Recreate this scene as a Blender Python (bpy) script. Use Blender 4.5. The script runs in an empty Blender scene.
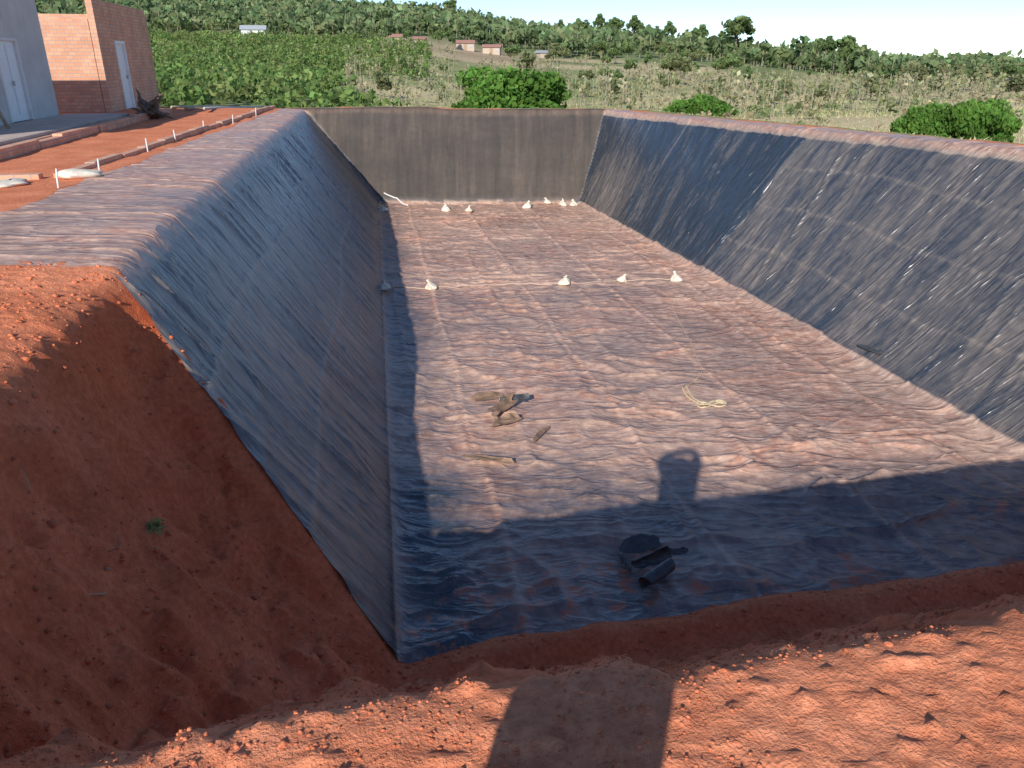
import bpy, math, random
import numpy as np
from mathutils import Vector
random.seed(7); rng=np.random.default_rng(11)
scene=bpy.context.scene
col=scene.collection
scene.view_settings.view_transform='Standard'
try: scene.view_settings.look='None'
except Exception: pass
scene.view_settings.exposure=0

# ------------------------------------------------------------ noise
def _h(ix,iy,s):
    n=(ix*374761393+iy*668265263+s*144269504)&0xffffffff
    n=((n^(n>>13))*1274126177)&0xffffffff
    n=n^(n>>16)
    return n/4294967296.0
def vn(x,y,s=0):
    x=np.asarray(x,float);y=np.asarray(y,float)
    fx=np.floor(x);fy=np.floor(y);ix=fx.astype(np.int64);iy=fy.astype(np.int64)
    tx=x-fx;ty=y-fy
    tx=tx*tx*tx*(tx*(tx*6-15)+10);ty=ty*ty*ty*(ty*(ty*6-15)+10)
    a=_h(ix,iy,s);b=_h(ix+1,iy,s);c=_h(ix,iy+1,s);d=_h(ix+1,iy+1,s)
    return (a*(1-tx)+b*tx)*(1-ty)+(c*(1-tx)+d*tx)*ty
def fbm(x,y,s=0,o=4,g=.5):
    t=0;a=1;w=0
    for i in range(o):
        t=t+a*vn(x*2**i+13.7*i,y*2**i-7.1*i,s+i);w+=a;a*=g
    return t/w
def ridge(x,y,s=0): return 1-np.abs(2*vn(x,y,s)-1)
def worley(x,y,s=0):
    fx=np.floor(x);fy=np.floor(y);d1=np.full(np.shape(x),9.);
    for i in(-1,0,1):
        for j in(-1,0,1):
            ix=(fx+i).astype(np.int64);iy=(fy+j).astype(np.int64)
            px=fx+i+_h(ix,iy,s);py=fy+j+_h(ix,iy,s+77)
            d1=np.minimum(d1,np.hypot(px-x,py-y))
    return d1
def sm(a,b,x):
    t=np.clip((x-a)/(b-a),0,1);return t*t*(3-2*t)

# ------------------------------------------------------------ pit layout
D=3.1; HC=1.6
def Lr(y): return -3.27-.1817*(y-6.24)
def Lf(y): return -.96-.166*(y-5.2)
def Rf(y): return 2.4+.2205*(27.5-y)
def Rr(y): return 3.3+.33*(28.8-y)
def Nr(x): return 1.66+.21*x+.10*(vn(x*1.7,x*0+.3,5)-.5)+.06*(vn(x*6,x*0+.3,6)-.5)+.04*(vn(x*17,x*0+.3,7)-.5)
def Nb(x): return 4.75+.2*x
def Lout(y): return -5.65-.131*(y-8.9)+.15*(vn(y/1.3,y*0,31)-.5)
def Rout(y): return Rr(y)+.50
FOUT=29.25
def ynear(x):
    x=np.asarray(x,float)
    r=5.24+.215*x+.10*(vn(x*1.5,x*0,41)-.5)
    w=5.04+(-.96-x)*(6.24-5.04)/(3.4-.96)+.10*np.sin(np.clip((-.96-x)/2.44,0,1)*3.14)
    o=6.24+.10*(x+3.4)*-1+0*x
    out=np.where(x>-.96,r,np.where(x>-3.4,w,o))
    return out+.04*(vn(x*4,x*0,42)-.5)
def s_(a,w): return .5*(a+np.sqrt(a*a+w*w))
def gfun(x,y):
    aL=(x-Lr(y))/(Lf(y)-Lr(y))
    aR=(Rr(y)-x)/(Rr(y)-Rf(y))
    aF=(28.8-y)/1.3
    aN=(y-Nr(x))/(Nb(x)-Nr(x))
    return aL,aR,aF,aN
def smin(a,b,k=.05): return .5*(a+b-np.sqrt((a-b)**2+k*k))
UR=np.array([-1.5,-.376,-.25,-.134,-.075,.058,.154,.215,.275,.42,.47,.617,1.5])
ER=np.array([.060,.058,.055,.048,.043,.028,.017,.010,.003,-.008,-.010,-.014,-.016])
def base_z(x,y):
    m=sm(1,5,x)*sm(3,9,y)
    b=.27*m*np.clip((28-y)/15,0,1.3)*(y>-50)
    b=b*(1-sm(.5,5,x-Rr(y)))
    b=b+.06*sm(5,8,y)*sm(-2,-3.2,x)*sm(-9,-5,x)
    rx=np.maximum(x-Rr(y),0)*sm(-8,2,y); ry=np.maximum(y-28.8,0)
    r=np.hypot(rx,ry)
    leftk=1-.45*sm(5,25,-x)
    drop=2.6*sm(.4,18,r)*leftk
    z=b-drop-.8*sm(60,150,y)
    u=x/np.maximum(y,1.)
    E=np.interp(u,UR,ER)
    hz=(1.6+E*600+3.1)
    t=np.clip((y-95)/505,0,1)
    z=z+hz*t**1.15
    z=z+(fbm(x/70,y/70,77,3)-.5)*6*sm(90,260,y)+(fbm(x/9,y/9,78,3)-.5)*.5*sm(33,50,np.maximum(y,np.where(x>9,x+22,0)))
    return z
def liner_mask(x,y):
    yn=ynear(x)+np.where(x>-.9,.06+.16*(vn(x*2.3,x*0,51)-.5),.12)
    return sm(0,.14,y-yn)*sm(.05,.2,x-Lout(y))*sm(.05,.2,Rout(y)-x)*sm(.05,.2,FOUT-y)
def smooth_z(x,y):
    aL,aR,aF,aN=gfun(x,y)
    a=smin(aL,smin(aR,aF))
    a=smin(a,aN,.03)
    wtop=np.where(aN<np.minimum(aL,aR),.018,np.where(y<5,.035,.03))
    g=s_(a,wtop)-s_(a-1,.05)
    g=np.clip(g,0,1)
    e=sm(-.12,.5,ynear(x)-y)*(aL<aN+.3)
    gc=g**.62
    g2=g+(gc-g)*e
    b=base_z(x,y)
    return b*(1-g2)-D*g2,g2,(aL,aR,aF,aN)
def soil_z(x,y):
    z,g,(aL,aR,aF,aN)=smooth_z(x,y)
    M=liner_mask(x,y)
    near=1-sm(9,16,y)
    slope=sm(.02,.15,g)*(1-sm(.88,1,g))
    det=(.022+.08*slope)*(fbm(x/.6,y/.6,1,4)-.5)+.020*(fbm(x/.13,y/.13,2,4,.6)-.5)+.016*(fbm(x/.05,y/.05,22,2,.6)-.5)
    clod=np.maximum(fbm(x/.05,y/.05,3,2)-.55,0)*.06
    wx=x+.2*(vn(x*3,y*3,15)-.5);wy=y+.2*(vn(x*3,y*3,16)-.5)
    rug=(ridge(x/.75+.6*vn(y*2,x*2,8),y/.6,9)**1.5-.5)*.13+(ridge(x/.22,y/.27+x,10)-.5)*.08-(ridge(x/.5+y*.8,y/.7-x*.5,14)**8)*.08
    rug=rug+(.45-worley(wx/.34,wy/.34,17))*.20+(.45-worley(wx/.13,wy/.13,18))*.12*vn(x*2,y*2,19)
    edge=sm(-.02,.35,ynear(x)-y)
    d=(det+clod)*(.35+.65*edge)+rug*slope*np.where(aL<aN,1,.6)*edge
    yn=ynear(x)
    berm=(.10+.14*(vn(x*1.3,x*0,61)))*np.exp(-((y-(yn-.14))/.20)**2)*sm(-1.1,-.5,x)
    far=.05*(fbm(x/.6,y/.6,4,3)-.5)
    z1=z+np.where(near>0,near*(d+berm),0)+(1-near)*far
    ztrack=z-.13
    return z1*(1-M)+ztrack*M
# ------------------------------------------------------------ mesh helpers
def mesh_np(name,V,F,smooth=False,attrs=None,mat=None,parent=None,link=True):
    V=np.asarray(V,np.float32);F=np.asarray(F,np.int32)
    me=bpy.data.meshes.new(name)
    n,k=F.shape
    me.vertices.add(len(V));me.vertices.foreach_set('co',V.ravel())
    me.loops.add(n*k);me.loops.foreach_set('vertex_index',F.ravel())
    me.polygons.add(n)
    me.polygons.foreach_set('loop_start',np.arange(0,n*k,k,dtype=np.int32))
    try: me.polygons.foreach_set('loop_total',np.full(n,k,dtype=np.int32))
    except Exception: pass
    me.update(calc_edges=True)
    if smooth: me.polygons.foreach_set('use_smooth',np.ones(n,bool))
    for an,av in (attrs or {}).items():
        av=np.asarray(av,np.float32)
        if av.ndim==2:
            a=me.attributes.new(an,'FLOAT_COLOR','POINT')
            if av.shape[1]==3: av=np.concatenate([av,np.ones((len(av),1),np.float32)],1)
            a.data.foreach_set('color',av.ravel())
        else:
            a=me.attributes.new(an,'FLOAT','POINT');a.data.foreach_set('value',av)
    me.update()
    if mat: me.materials.append(mat)
    if not link: return me
    ob=bpy.data.objects.new(name,me);col.objects.link(ob)
    if parent: ob.parent=parent
    return ob
def grid_faces(nu,nv):
    i=np.arange(nu-1)[:,None]*nv+np.arange(nv-1)[None,:]
    return np.stack([i,i+nv,i+nv+1,i+1],-1).reshape(-1,4)
def empty(name,loc,rz=0,label=None,cat=None,group=None,scale=1):
    o=bpy.data.objects.new(name,None);col.objects.link(o)
    o.location=loc;o.rotation_euler=(0,0,rz);o.scale=(scale,)*3;o.empty_display_size=.2
    if label:o['label']=label
    if cat:o['category']=cat
    if group:o['group']=group
    return o
def tag(o,label,cat,group=None,kind=None):
    if label:o['label']=label
    if cat:o['category']=cat
    if group:o['group']=group
    if kind:o['kind']=kind
    return o
def tube(P,R,n=7):
    P=[Vector(p) for p in P];V=[];F=[]
    for i,p in enumerate(P):
        a=P[max(i-1,0)];b=P[min(i+1,len(P)-1)]
        d=(b-a).normalized() if (b-a).length>1e-9 else Vector((0,0,1))
        up=Vector((0,0,1)) if abs(d.z)<.9 else Vector((1,0,0))
        s=d.cross(up).normalized();t=s.cross(d)
        r=R[i] if hasattr(R,'__len__') else R
        for k in range(n):
            an=2*math.pi*k/n
            V.append(tuple(p+s*math.cos(an)*r+t*math.sin(an)*r))
    for i in range(len(P)-1):
        for k in range(n):
            F.append((i*n+k,i*n+(k+1)%n,(i+1)*n+(k+1)%n,(i+1)*n+k))
    V.append(tuple(P[0]));V.append(tuple(P[-1]))
    c0=len(V)-2;c1=len(V)-1;m=(len(P)-1)*n
    for k in range(0,n-1,2):
        F.append((c0,(k+2)%n,k+1,k));F.append((c1,m+k,m+k+1,m+(k+2)%n))
    return np.array(V),np.array(F)
def merge(parts):
    V=[];F=[];o=0
    for v,f in parts:
        V.append(v);F.append(np.asarray(f)+o);o+=len(v)
    return np.concatenate(V),np.concatenate(F)
def boxmesh(name,lo,hi,mat,parent=None,bevel=.0):
    return multibox(name,[(lo,hi)],mat,parent,bevel)
def multibox(name,boxes,mat,parent=None,bevel=0):
    V=[];F=[]
    for lo,hi in boxes:
        x0,y0,z0=lo;x1,y1,z1=hi;o=len(V)
        V+=[(x0,y0,z0),(x1,y0,z0),(x1,y1,z0),(x0,y1,z0),(x0,y0,z1),(x1,y0,z1),(x1,y1,z1),(x0,y1,z1)]
        F+=[tuple(o+i for i in f) for f in [(0,3,2,1),(4,5,6,7),(0,1,5,4),(1,2,6,5),(2,3,7,6),(3,0,4,7)]]
    me=bpy.data.meshes.new(name);me.from_pydata(V,[],F)
    uv=me.uv_layers.new(name='UVMap')
    for p in me.polygons:
        nrm=p.normal
        for li in p.loop_indices:
            c=me.vertices[me.loops[li].vertex_index].co
            if abs(nrm.x)>.7: uv.data[li].uv=(c.y,c.z)
            elif abs(nrm.y)>.7: uv.data[li].uv=(c.x,c.z)
            else: uv.data[li].uv=(c.x,c.y)
    me.materials.append(mat);me.update()
    ob=bpy.data.objects.new(name,me);col.objects.link(ob)
    if bevel:
        b=ob.modifiers.new('bevel','BEVEL');b.width=bevel;b.segments=2
    if parent:ob.parent=parent
    return ob
# ------------------------------------------------------------ materials
def newmat(name):
    m=bpy.data.materials.new(name);m.use_nodes=True
    nt=m.node_tree;b=nt.nodes['Principled BSDF']
    return m,nt,b
def N(nt,t,**k):
    n=nt.nodes.new(t)
    for a,v in k.items(): setattr(n,a,v)
    return n
def noise(nt,vec,scale,detail=6,rough=.6,dist=0):
    n=N(nt,'ShaderNodeTexNoise');n.inputs['Scale'].default_value=scale
    n.inputs['Detail'].default_value=detail;n.inputs['Roughness'].default_value=rough;n.inputs['Distortion'].default_value=dist
    if vec is not None: nt.links.new(vec,n.inputs['Vector'])
    return n.outputs['Fac']
def mathn(nt,op,a,b=None,c=None,clamp=False):
    n=N(nt,'ShaderNodeMath',operation=op);n.use_clamp=clamp
    for i,v in enumerate((a,b,c)):
        if v is None: continue
        if isinstance(v,(int,float)): n.inputs[i].default_value=v
        else: nt.links.new(v,n.inputs[i])
    return n.outputs[0]
def mixc(nt,f,a,b,mode='MIX'):
    n=N(nt,'ShaderNodeMix');n.data_type='RGBA';n.blend_type=mode
    if isinstance(f,(int,float)): n.inputs[0].default_value=f
    else: nt.links.new(f,n.inputs[0])
    for i,v in((6,a),(7,b)):
        if isinstance(v,tuple): n.inputs[i].default_value=(*v,1) if len(v)==3 else v
        else: nt.links.new(v,n.inputs[i])
    return n.outputs[2]
def ramp(nt,f,lo,hi,a=0,b=1):
    n=N(nt,'ShaderNodeMapRange');n.inputs[1].default_value=lo;n.inputs[2].default_value=hi
    n.inputs[3].default_value=a;n.inputs[4].default_value=b
    nt.links.new(f,n.inputs[0]);return n.outputs[0]
def bump(nt,h,strength,dist,bsdf,prev=None):
    n=N(nt,'ShaderNodeBump');n.inputs['Strength'].default_value=strength;n.inputs['Distance'].default_value=dist
    nt.links.new(h,n.inputs['Height'])
    if prev is not None: nt.links.new(prev,n.inputs['Normal'])
    if bsdf: nt.links.new(n.outputs[0],bsdf.inputs['Normal'])
    return n.outputs[0]
def pos(nt): return N(nt,'ShaderNodeNewGeometry').outputs['Position']
def objc(nt): return N(nt,'ShaderNodeTexCoord').outputs['Object']
def attr(nt,name,out='Color'):
    n=N(nt,'ShaderNodeAttribute');n.attribute_name=name;return n.outputs[out]
def creases(nt,vec,scale,power=5,dist=.6):
    n=noise(nt,vec,scale,2,.5,dist)
    a=mathn(nt,'ABSOLUTE',mathn(nt,'MULTIPLY_ADD',n,4.,-2.))
    return mathn(nt,'POWER',mathn(nt,'SUBTRACT',1.,a,clamp=True),float(power))

def simple(name,c,rough=.8,var=.25,scale=6,bs=.3,bd=.01,metal=0):
    m,nt,b=newmat(name);o=objc(nt)
    n1=noise(nt,o,scale);f=ramp(nt,n1,.3,.7)
    nt.links.new(mixc(nt,f,tuple(v*(1-var) for v in c),tuple(min(v*(1+var),1) for v in c)),b.inputs['Base Color'])
    b.inputs['Roughness'].default_value=rough;b.inputs['Metallic'].default_value=metal
    bump(nt,noise(nt,o,scale*4),bs,bd,b)
    return m
# ground
mg,nt,b=newmat('ground_earth');p=pos(nt)
t=attr(nt,'tint')
n1=noise(nt,p,1.6,8,.65);n2=noise(nt,p,22,5,.6);n3=noise(nt,p,90,4,.6)
c=mixc(nt,ramp(nt,n1,.3,.7),(.84,.74,.68),(1.16,1.22,1.24))
c=mixc(nt,1.0,t,c,'MULTIPLY')
c2=mixc(nt,ramp(nt,n2,.35,.7),(.86,.80,.78),(1.14,1.18,1.20))
c=mixc(nt,1.0,c,c2,'MULTIPLY')
nt.links.new(c,b.inputs['Base Color']);b.inputs['Roughness'].default_value=.95;b.inputs['Specular IOR Level'].default_value=.1
k=bump(nt,n2,.6,.022,None);k=bump(nt,n3,.9,.010,b,k)
# liner
ml,nt,b=newmat('pond_sheeting');p=pos(nt)
du=attr(nt,'dust_shade','Fac');se=attr(nt,'seam','Fac');rd=attr(nt,'dirt','Fac');wa=attr(nt,'wall','Fac');am=attr(nt,'amp','Fac')
n1=noise(nt,p,1.1,8,.6);n2=noise(nt,p,7,8,.65);n3=noise(nt,p,38,5,.6)
mp=N(nt,'ShaderNodeMapping');mp.inputs['Scale'].default_value=(.35,2.6,.35);nt.links.new(p,mp.inputs[0]);pw=mp.outputs[0]
mp=N(nt,'ShaderNodeMapping');mp.inputs['Scale'].default_value=(.5,1.2,1);mp.inputs['Rotation'].default_value=(0,0,.35);nt.links.new(p,mp.inputs[0]);pf=mp.outputs[0]
mp=N(nt,'ShaderNodeMapping');mp.inputs['Scale'].default_value=(3.2,.4,.35);nt.links.new(p,mp.inputs[0]);pv=mp.outputs[0]
cr1=creases(nt,pf,1.9,3.5,.7);cr2=creases(nt,pf,5.0,3.,.6)
crw=creases(nt,pw,1.9,3.,.3);crw2=creases(nt,pw,5.2,2.5,.25)
iw=mathn(nt,'SUBTRACT',1.,wa)
hA=mathn(nt,'ADD',mathn(nt,'MULTIPLY',cr1,iw),mathn(nt,'MULTIPLY',crw,wa))
hB=mathn(nt,'ADD',mathn(nt,'MULTIPLY',cr2,iw),mathn(nt,'MULTIPLY',crw2,wa))
hA=mathn(nt,'MULTIPLY',hA,am);hB=mathn(nt,'MULTIPLY',hB,am)
nw=noise(nt,pw,1.3,6,.65);nv_=noise(nt,pv,1.2,6,.65)
kk=ramp(nt,wa,0,1,1.,.40)
nsum=mathn(nt,'ADD',mathn(nt,'MULTIPLY',mathn(nt,'SUBTRACT',n1,.5),.7),mathn(nt,'MULTIPLY',mathn(nt,'SUBTRACT',n2,.5),.7))
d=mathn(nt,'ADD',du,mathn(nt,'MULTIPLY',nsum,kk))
d=mathn(nt,'ADD',d,mathn(nt,'MULTIPLY',mathn(nt,'MULTIPLY',mathn(nt,'SUBTRACT',nw,.5),wa),.75))
d=mathn(nt,'SUBTRACT',d,mathn(nt,'MULTIPLY',hA,.12))
d=mathn(nt,'ADD',d,mathn(nt,'MULTIPLY',se,.36),clamp=True)
rn=noise(nt,p,.55,5,.6)
dcA=mixc(nt,ramp(nt,rn,.42,.62),(.56,.33,.235),(.56,.26,.165))
dcF=mixc(nt,ramp(nt,n2,.35,.7),dcA,(.72,.50,.385))
dcW=mixc(nt,ramp(nt,n2,.35,.7),(.36,.285,.22),(.50,.41,.33))
dc=mixc(nt,wa,dcF,dcW)
fd=mixc(nt,ramp(nt,nv_,.3,.7),(.055,.044,.038),(.17,.13,.105))
dc=mixc(nt,am,fd,dc)
base=mixc(nt,am,(.035,.031,.030),(.036,.050,.070))
c=mixc(nt,d,base,dc)
r2=mathn(nt,'MULTIPLY',rd,ramp(nt,n2,.5,.6),clamp=True)
c=mixc(nt,r2,c,(.50,.13,.055))
nt.links.new(c,b.inputs['Base Color'])
ro=mathn(nt,'ADD',.24,mathn(nt,'MULTIPLY',d,.25))
ro=mathn(nt,'ADD',ro,ramp(nt,am,0,1,.38,0.))
nt.links.new(ro,b.inputs['Roughness'])
nt.links.new(ramp(nt,am,0,1,.12,.85),b.inputs['Specular IOR Level'])
k=bump(nt,hA,.46,.038,None);k=bump(nt,hB,.46,.013,None,k);k=bump(nt,n2,.25,.025,None,k);k=bump(nt,n3,.22,.004,b,k)
# vegetation (tint attribute)
def vegmat(name,trans=.25):
    m,nt,b=newmat(name);p=pos(nt)
    t=attr(nt,'tint');n=noise(nt,p,.8,4)
    c=mixc(nt,ramp(nt,n,.3,.7),(.80,.82,.80),(1.2,1.18,1.15))
    c=mixc(nt,1.0,t,c,'MULTIPLY')
    nt.links.new(c,b.inputs['Base Color']);b.inputs['Roughness'].default_value=.8
    b.inputs['Specular IOR Level'].default_value=.12
    tr=N(nt,'ShaderNodeBsdfTranslucent');nt.links.new(c,tr.inputs[0])
    mx=N(nt,'ShaderNodeMixShader');mx.inputs[0].default_value=trans
    out=[n for n in nt.nodes if n.type=='OUTPUT_MATERIAL'][0]
    nt.links.new(b.outputs[0],mx.inputs[1]);nt.links.new(tr.outputs[0],mx.inputs[2]);nt.links.new(mx.outputs[0],out.inputs[0])
    return m
mleaf=vegmat('leaf_foliage',.45);mdry=vegmat('dry_grass_blades',.15)
mbark=simple('bark',(.26,.20,.15),.9)
mbrick,nt,b=newmat('red_brick')
uv=N(nt,'ShaderNodeTexCoord').outputs['UV']
br=N(nt,'ShaderNodeTexBrick');nt.links.new(uv,br.inputs[0])
for i,v in (('Scale',1.),('Mortar Size',.014),('Brick Width',.22),('Row Height',.11),('Bias',0.)): br.inputs[i].default_value=v
br.inputs['Color1'].default_value=(.82,.42,.26,1);br.inputs['Color2'].default_value=(.68,.31,.18,1);br.inputs['Mortar'].default_value=(.46,.34,.28,1)
o=objc(nt);n1=noise(nt,o,1.3)
nt.links.new(mixc(nt,1.0,br.outputs[0],mixc(nt,ramp(nt,n1,.3,.7),(.85,.85,.85),(1.12,1.12,1.12)),'MULTIPLY'),b.inputs['Base Color'])
b.inputs['Roughness'].default_value=.9;bump(nt,br.outputs['Fac'],-.5,.01,b)
mcem=simple('cement_render',(.58,.58,.56),.9,.12,1.5)
mconc=simple('concrete_slab',(.52,.42,.36),.9,.2,3)
mwhite=simple('white_painted_door',(.80,.84,.86),.5,.05,4,.1)
mframe=simple('door_frame_grey',(.45,.46,.46),.6)
mroof=simple('corrugated_roof_sheet',(.42,.45,.48),.5)
mroof2=simple('rusty_roof_sheet',(.42,.22,.17),.7)
mwall2=simple('painted_house_wall',(.52,.42,.34),.8)
msack=simple('white_woven_sack',(.72,.65,.54),.8,.18,9,.5,.01)
mrope=simple('nylon_rope',(.66,.55,.36),.8,.2,30)
mrope2=simple('pale_rope',(.58,.45,.35),.8,.2,30)
mwood=simple('weathered_wood',(.40,.29,.19),.85,.3,12)
mbam=simple('pale_bamboo',(.5,.42,.28),.7,.2,8)
mlime=simple('white_lime',(.75,.74,.72),.9,.08,9)
mscrap=simple('crumpled_black_sheeting',(.075,.078,.082),.30,.35,9,.4,.01)
mscrap2=simple('dusty_brown_sheeting',(.26,.165,.11),.6,.4,9,.4,.01)
mroot=simple('dark_root_wood',(.17,.12,.085),.95,.4,10)
mskin=simple('skin',(.35,.2,.13),.6,.05);mcloth=simple('blue_work_clothes',(.08,.1,.16),.9);mhat=simple('dark_cap',(.05,.05,.06),.8)
mphone=simple('black_glass',(.02,.02,.02),.2)

# ------------------------------------------------------------ ground
xs=np.concatenate([-9-np.cumsum(.1*1.075**np.arange(1,106))[::-1],np.arange(-9,-4.5,.09),np.arange(-4.5,6.5,.028),np.arange(6.5,13,.09),13+np.cumsum(.1*1.075**np.arange(1,106))])
ys=np.concatenate([.5-np.cumsum(.12*1.12**np.arange(1,60))[::-1],np.arange(.5,3.0,.014),np.arange(3.0,7.6,.028),np.arange(7.6,30.2,.11),30.2+np.cumsum(.14*1.032**np.arange(1,215))])
X,Y=np.meshgrid(xs,ys,indexing='ij')
Z=soil_z(X.ravel(),Y.ravel()).reshape(X.shape)
x=X.ravel();y=Y.ravel()
soil=np.array([.76,.190,.080]);soil2=np.array([.78,.31,.17])
dry=np.array([.60,.52,.31]);green=np.array([.28,.34,.14]);brown=np.array([.50,.41,.26]);wood=np.array([.18,.25,.105])
rx=np.maximum(x-Rr(y),0);ry=np.maximum(y-28.8,0);r=np.hypot(rx,ry)
nn=fbm(x/4,y/4,90,4);n2=fbm(x/25,y/25,91,4)
gm=sm(.65,1.1,r+(nn-.5)*.9)*np.where(x<-8.5,sm(34,44,y+ (nn-.5)*10),1)
zt,gt,At=smooth_z(x,y)
T=soil[None]*(1-sm(.4,.7,nn)[:,None]*.35)+soil2[None]*(sm(.4,.7,nn)[:,None]*.35)
flatm=((1-sm(.0,.08,gt))*.75)[:,None]
T=T*(1-flatm)+soil2[None]*flatm
veg=dry[None]*(1-sm(.50,.66,n2)[:,None])+green[None]*sm(.50,.66,n2)[:,None]
veg=veg*(1-sm(.5,.7,nn)[:,None]*.3)+brown[None]*(sm(.5,.7,nn)[:,None]*.3)
fm=sm(200,310,y+(n2-.5)*200)[:,None];veg=veg*(1-fm)+wood[None]*fm
uu=x/np.maximum(y,1)
lp=(sm(-.62,-.5,uu)*(1-sm(-.22,-.14,uu))*sm(42,52,y)*(1-sm(190,230,y)))[:,None]
veg=veg*(1-lp)+green[None]*.9*lp
bf=(np.exp(-((uu+.04)/.09)**2)*np.exp(-((y-235)/45)**2))[:,None]*.75
veg=veg*(1-bf)+np.array([.56,.40,.28])[None]*bf
T=T*(1-gm[:,None])+veg*gm[:,None]
g_=mesh_np('ground',np.stack([x,y,Z.ravel()],1),grid_faces(len(xs),len(ys)),True,{'tint':T},mg)
g_['kind']='structure'

# ------------------------------------------------------------ liner
def wrinkle(x,y,g,A):
    aL,aR,aF,aN=A
    wx=x+.25*(fbm(x/.8,y/.8,101,3)-.5)*2;wy=y+.25*(fbm(x/.8,y/.8,102,3)-.5)*2
    floor=sm(.85,1.0,g)
    f1=ridge(wx/1.2+wy*.35,wy/.46-wx*.25,103)**4*.042+ridge(wx/.5+wy*.4,wy/.22-wx*.3,104)**3*.018
    f1=f1*(.2+1.5*fbm(x/1.7,y/1.7,105,2))+ .045*(fbm(x/1.6,y/1.1,106,3)-.5)
    f1=f1*(1+.5*sm(10,6,y))
    lng=ridge((x+.18*y)/.7,y/3.2,109)**6*.035
    wallLR=(1-floor)*((aL<aF)&(aL<.98)|(aR<aF)&(aR<.98))
    wallF=(1-floor)*(1-wallLR)
    sk=np.where(aR<aL,y+1.5*g,y-.7*g)
    w1=ridge(sk/.36+.4*vn(y*.7,g*2,110),g*.9+y*.1,111)**3*.052+ridge(sk/.16,g*1.6,112)**2.5*.030+.05*(fbm(sk/.9,g*2,113,3)-.5)
    w1=w1*(.5+1.*fbm(y/1.8,g*2,118,2))*np.where((x>0)&(y>18),1.5,1)
    w1=w1+ridge(y/.8+g*1.5,g/.18+y*.3,119)**4*.015
    w2=ridge(x/.42+g*.5,g*.8,114)**2.5*.05+ridge(x/.2,g*1.5,115)**2*.018
    flat=1-sm(.02,.12,g)
    w3=ridge(y/.32+x*.25,x*.5,116)**2.5*.02+.02*(fbm(x/.7,y/.4,117,3)-.5)
    return floor*(f1+lng)+wallLR*(1-flat)*w1+wallF*(1-flat)*w2+flat*w3
def liner_z(x,y):
    z,g,A=smooth_z(x,y);return z+.0+wrinkle(x,y,g,A)
NU,NV=460,700
u=np.linspace(0,1,NU)[:,None];v=np.linspace(0,1,NV)[None,:];v=.5*v+.5*v*v
y=5.5+v*(FOUT-5.5)+0*u
for _ in range(25):
    a=[Lout(y),Lr(y),Lf(y),Rf(y),Rr(y),Rout(y)];k=[0,.10,.32,.74,.96,1]
    x=np.zeros_like(y)
    for i in range(5):
        mk=(u>=k[i])&(u<=k[i+1])|((i==4)&(u>k[4]))
        x=np.where(mk,a[i]+(a[i+1]-a[i])*(u-k[i])/(k[i+1]-k[i]),x)
    yt=ynear(x);y=.5*y+.5*(yt+v*(FOUT-yt))
x=x.ravel();y=y.ravel()
z,g,A=smooth_z(x,y);aL,aR,aF,aN=A
w=wrinkle(x,y,g,A)
tf=(x-Lf(y))/(Rf(y)-Lf(y));wid=(Rf(y)-Lf(y));fl=sm(.93,1,g)
seam=np.zeros_like(x)
for ts in(.14,.41,.66,.90):
    seam=np.maximum(seam,np.exp(-((tf-ts+.004*np.sin(y*1.3+ts*9))*wid/.035)**2)*fl)
seam=np.maximum(seam,np.exp(-((y-17-.05*np.sin(x*2))/.06)**2)*fl)
wl=(1-fl)
for ys_ in(8.0,10.6,14.6,19.,23.5): seam=np.maximum(seam,np.exp(-((y-ys_+.9*(g-.5)+.05*np.sin(g*9))/.04)**2)*wl*(aF>.98)*(x<0))
for gs in(.30,.66): seam=np.maximum(seam,.8*np.exp(-((g-gs+.02*np.sin(y*.9))/.010)**2)*(x<0)*(y<24)*(aF>1))
for ys_ in(10.2,18.2,23.): seam=np.maximum(seam,.7*np.exp(-((y-ys_-.3*(1-g)+.04*np.sin(g*11))/.05)**2)*wl*(x>0))
for gs in(.25,.5,.75): seam=np.maximum(seam,.60*np.exp(-((g-gs+.02*np.sin(y*.9))/.008)**2)*(x>0)*(y<18)*(aF>1))
w=w+seam*.02
fold=np.exp(-((y-18.0-.3*(1-g)+.08*np.sin(g*7))/.12)**2)*wl*(x>0)*sm(.04,.25,g);w=w+fold*.14
farw=(aF<.98)&(aF<aR)&(aF<aL)
n1=fbm(x/2.2,y/2.2,120,4)
rightside=np.where(y>17.9+.3*(1-g),.13,.36)
dust_shade=np.where(fl>.5,.82,0)+(1-fl)*np.where(farw,.50,np.where(x>0,rightside,.52))
dust_shade=dust_shade+(n1-.5)*(.20+.36*fl)
dust_shade+=.06*fl*np.exp(-((y-21)/4)**2)+.05*fl*sm(.2,.5,tf)
dust_shade-=.32*fl*(1-sm(.05,.14,tf))  # left wall's shadow painted into the floor colour as a darker strip
dust_shade-=.48*fl*sm(8.9,7.6,y)  # near bank's shadow painted in too: floor colour darker at this end
dust_shade+=.34*np.exp(-((y-25.5)/2.2)**2)*wl*(x>0)*sm(.2,.7,g)
dust_shade+=.30*np.exp(-((y-9.)/1.6)**2)*wl*(x<0)*np.exp(-((g-.25)/.2)**2)
dust_shade=np.where(g<.06,.84+(n1-.5)*.4,dust_shade)
dust_shade-=.12*sm(.35,.6,w/.05)*wl
dirt=fl*sm(0,1.2,1.9-(y-ynear(x)))*.9+sm(.12,0,y-ynear(x))*fl
dirt=np.clip(dirt*sm(.55,.66,fbm(x/.5,y/.5,121,3)),0,1)
amp=1-sm(27.45,27.6,y)*sm(0,.06,aR-aF)*sm(0,.06,aL-aF)*.9
wattr=wl*sm(.02,.07,g)
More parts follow.
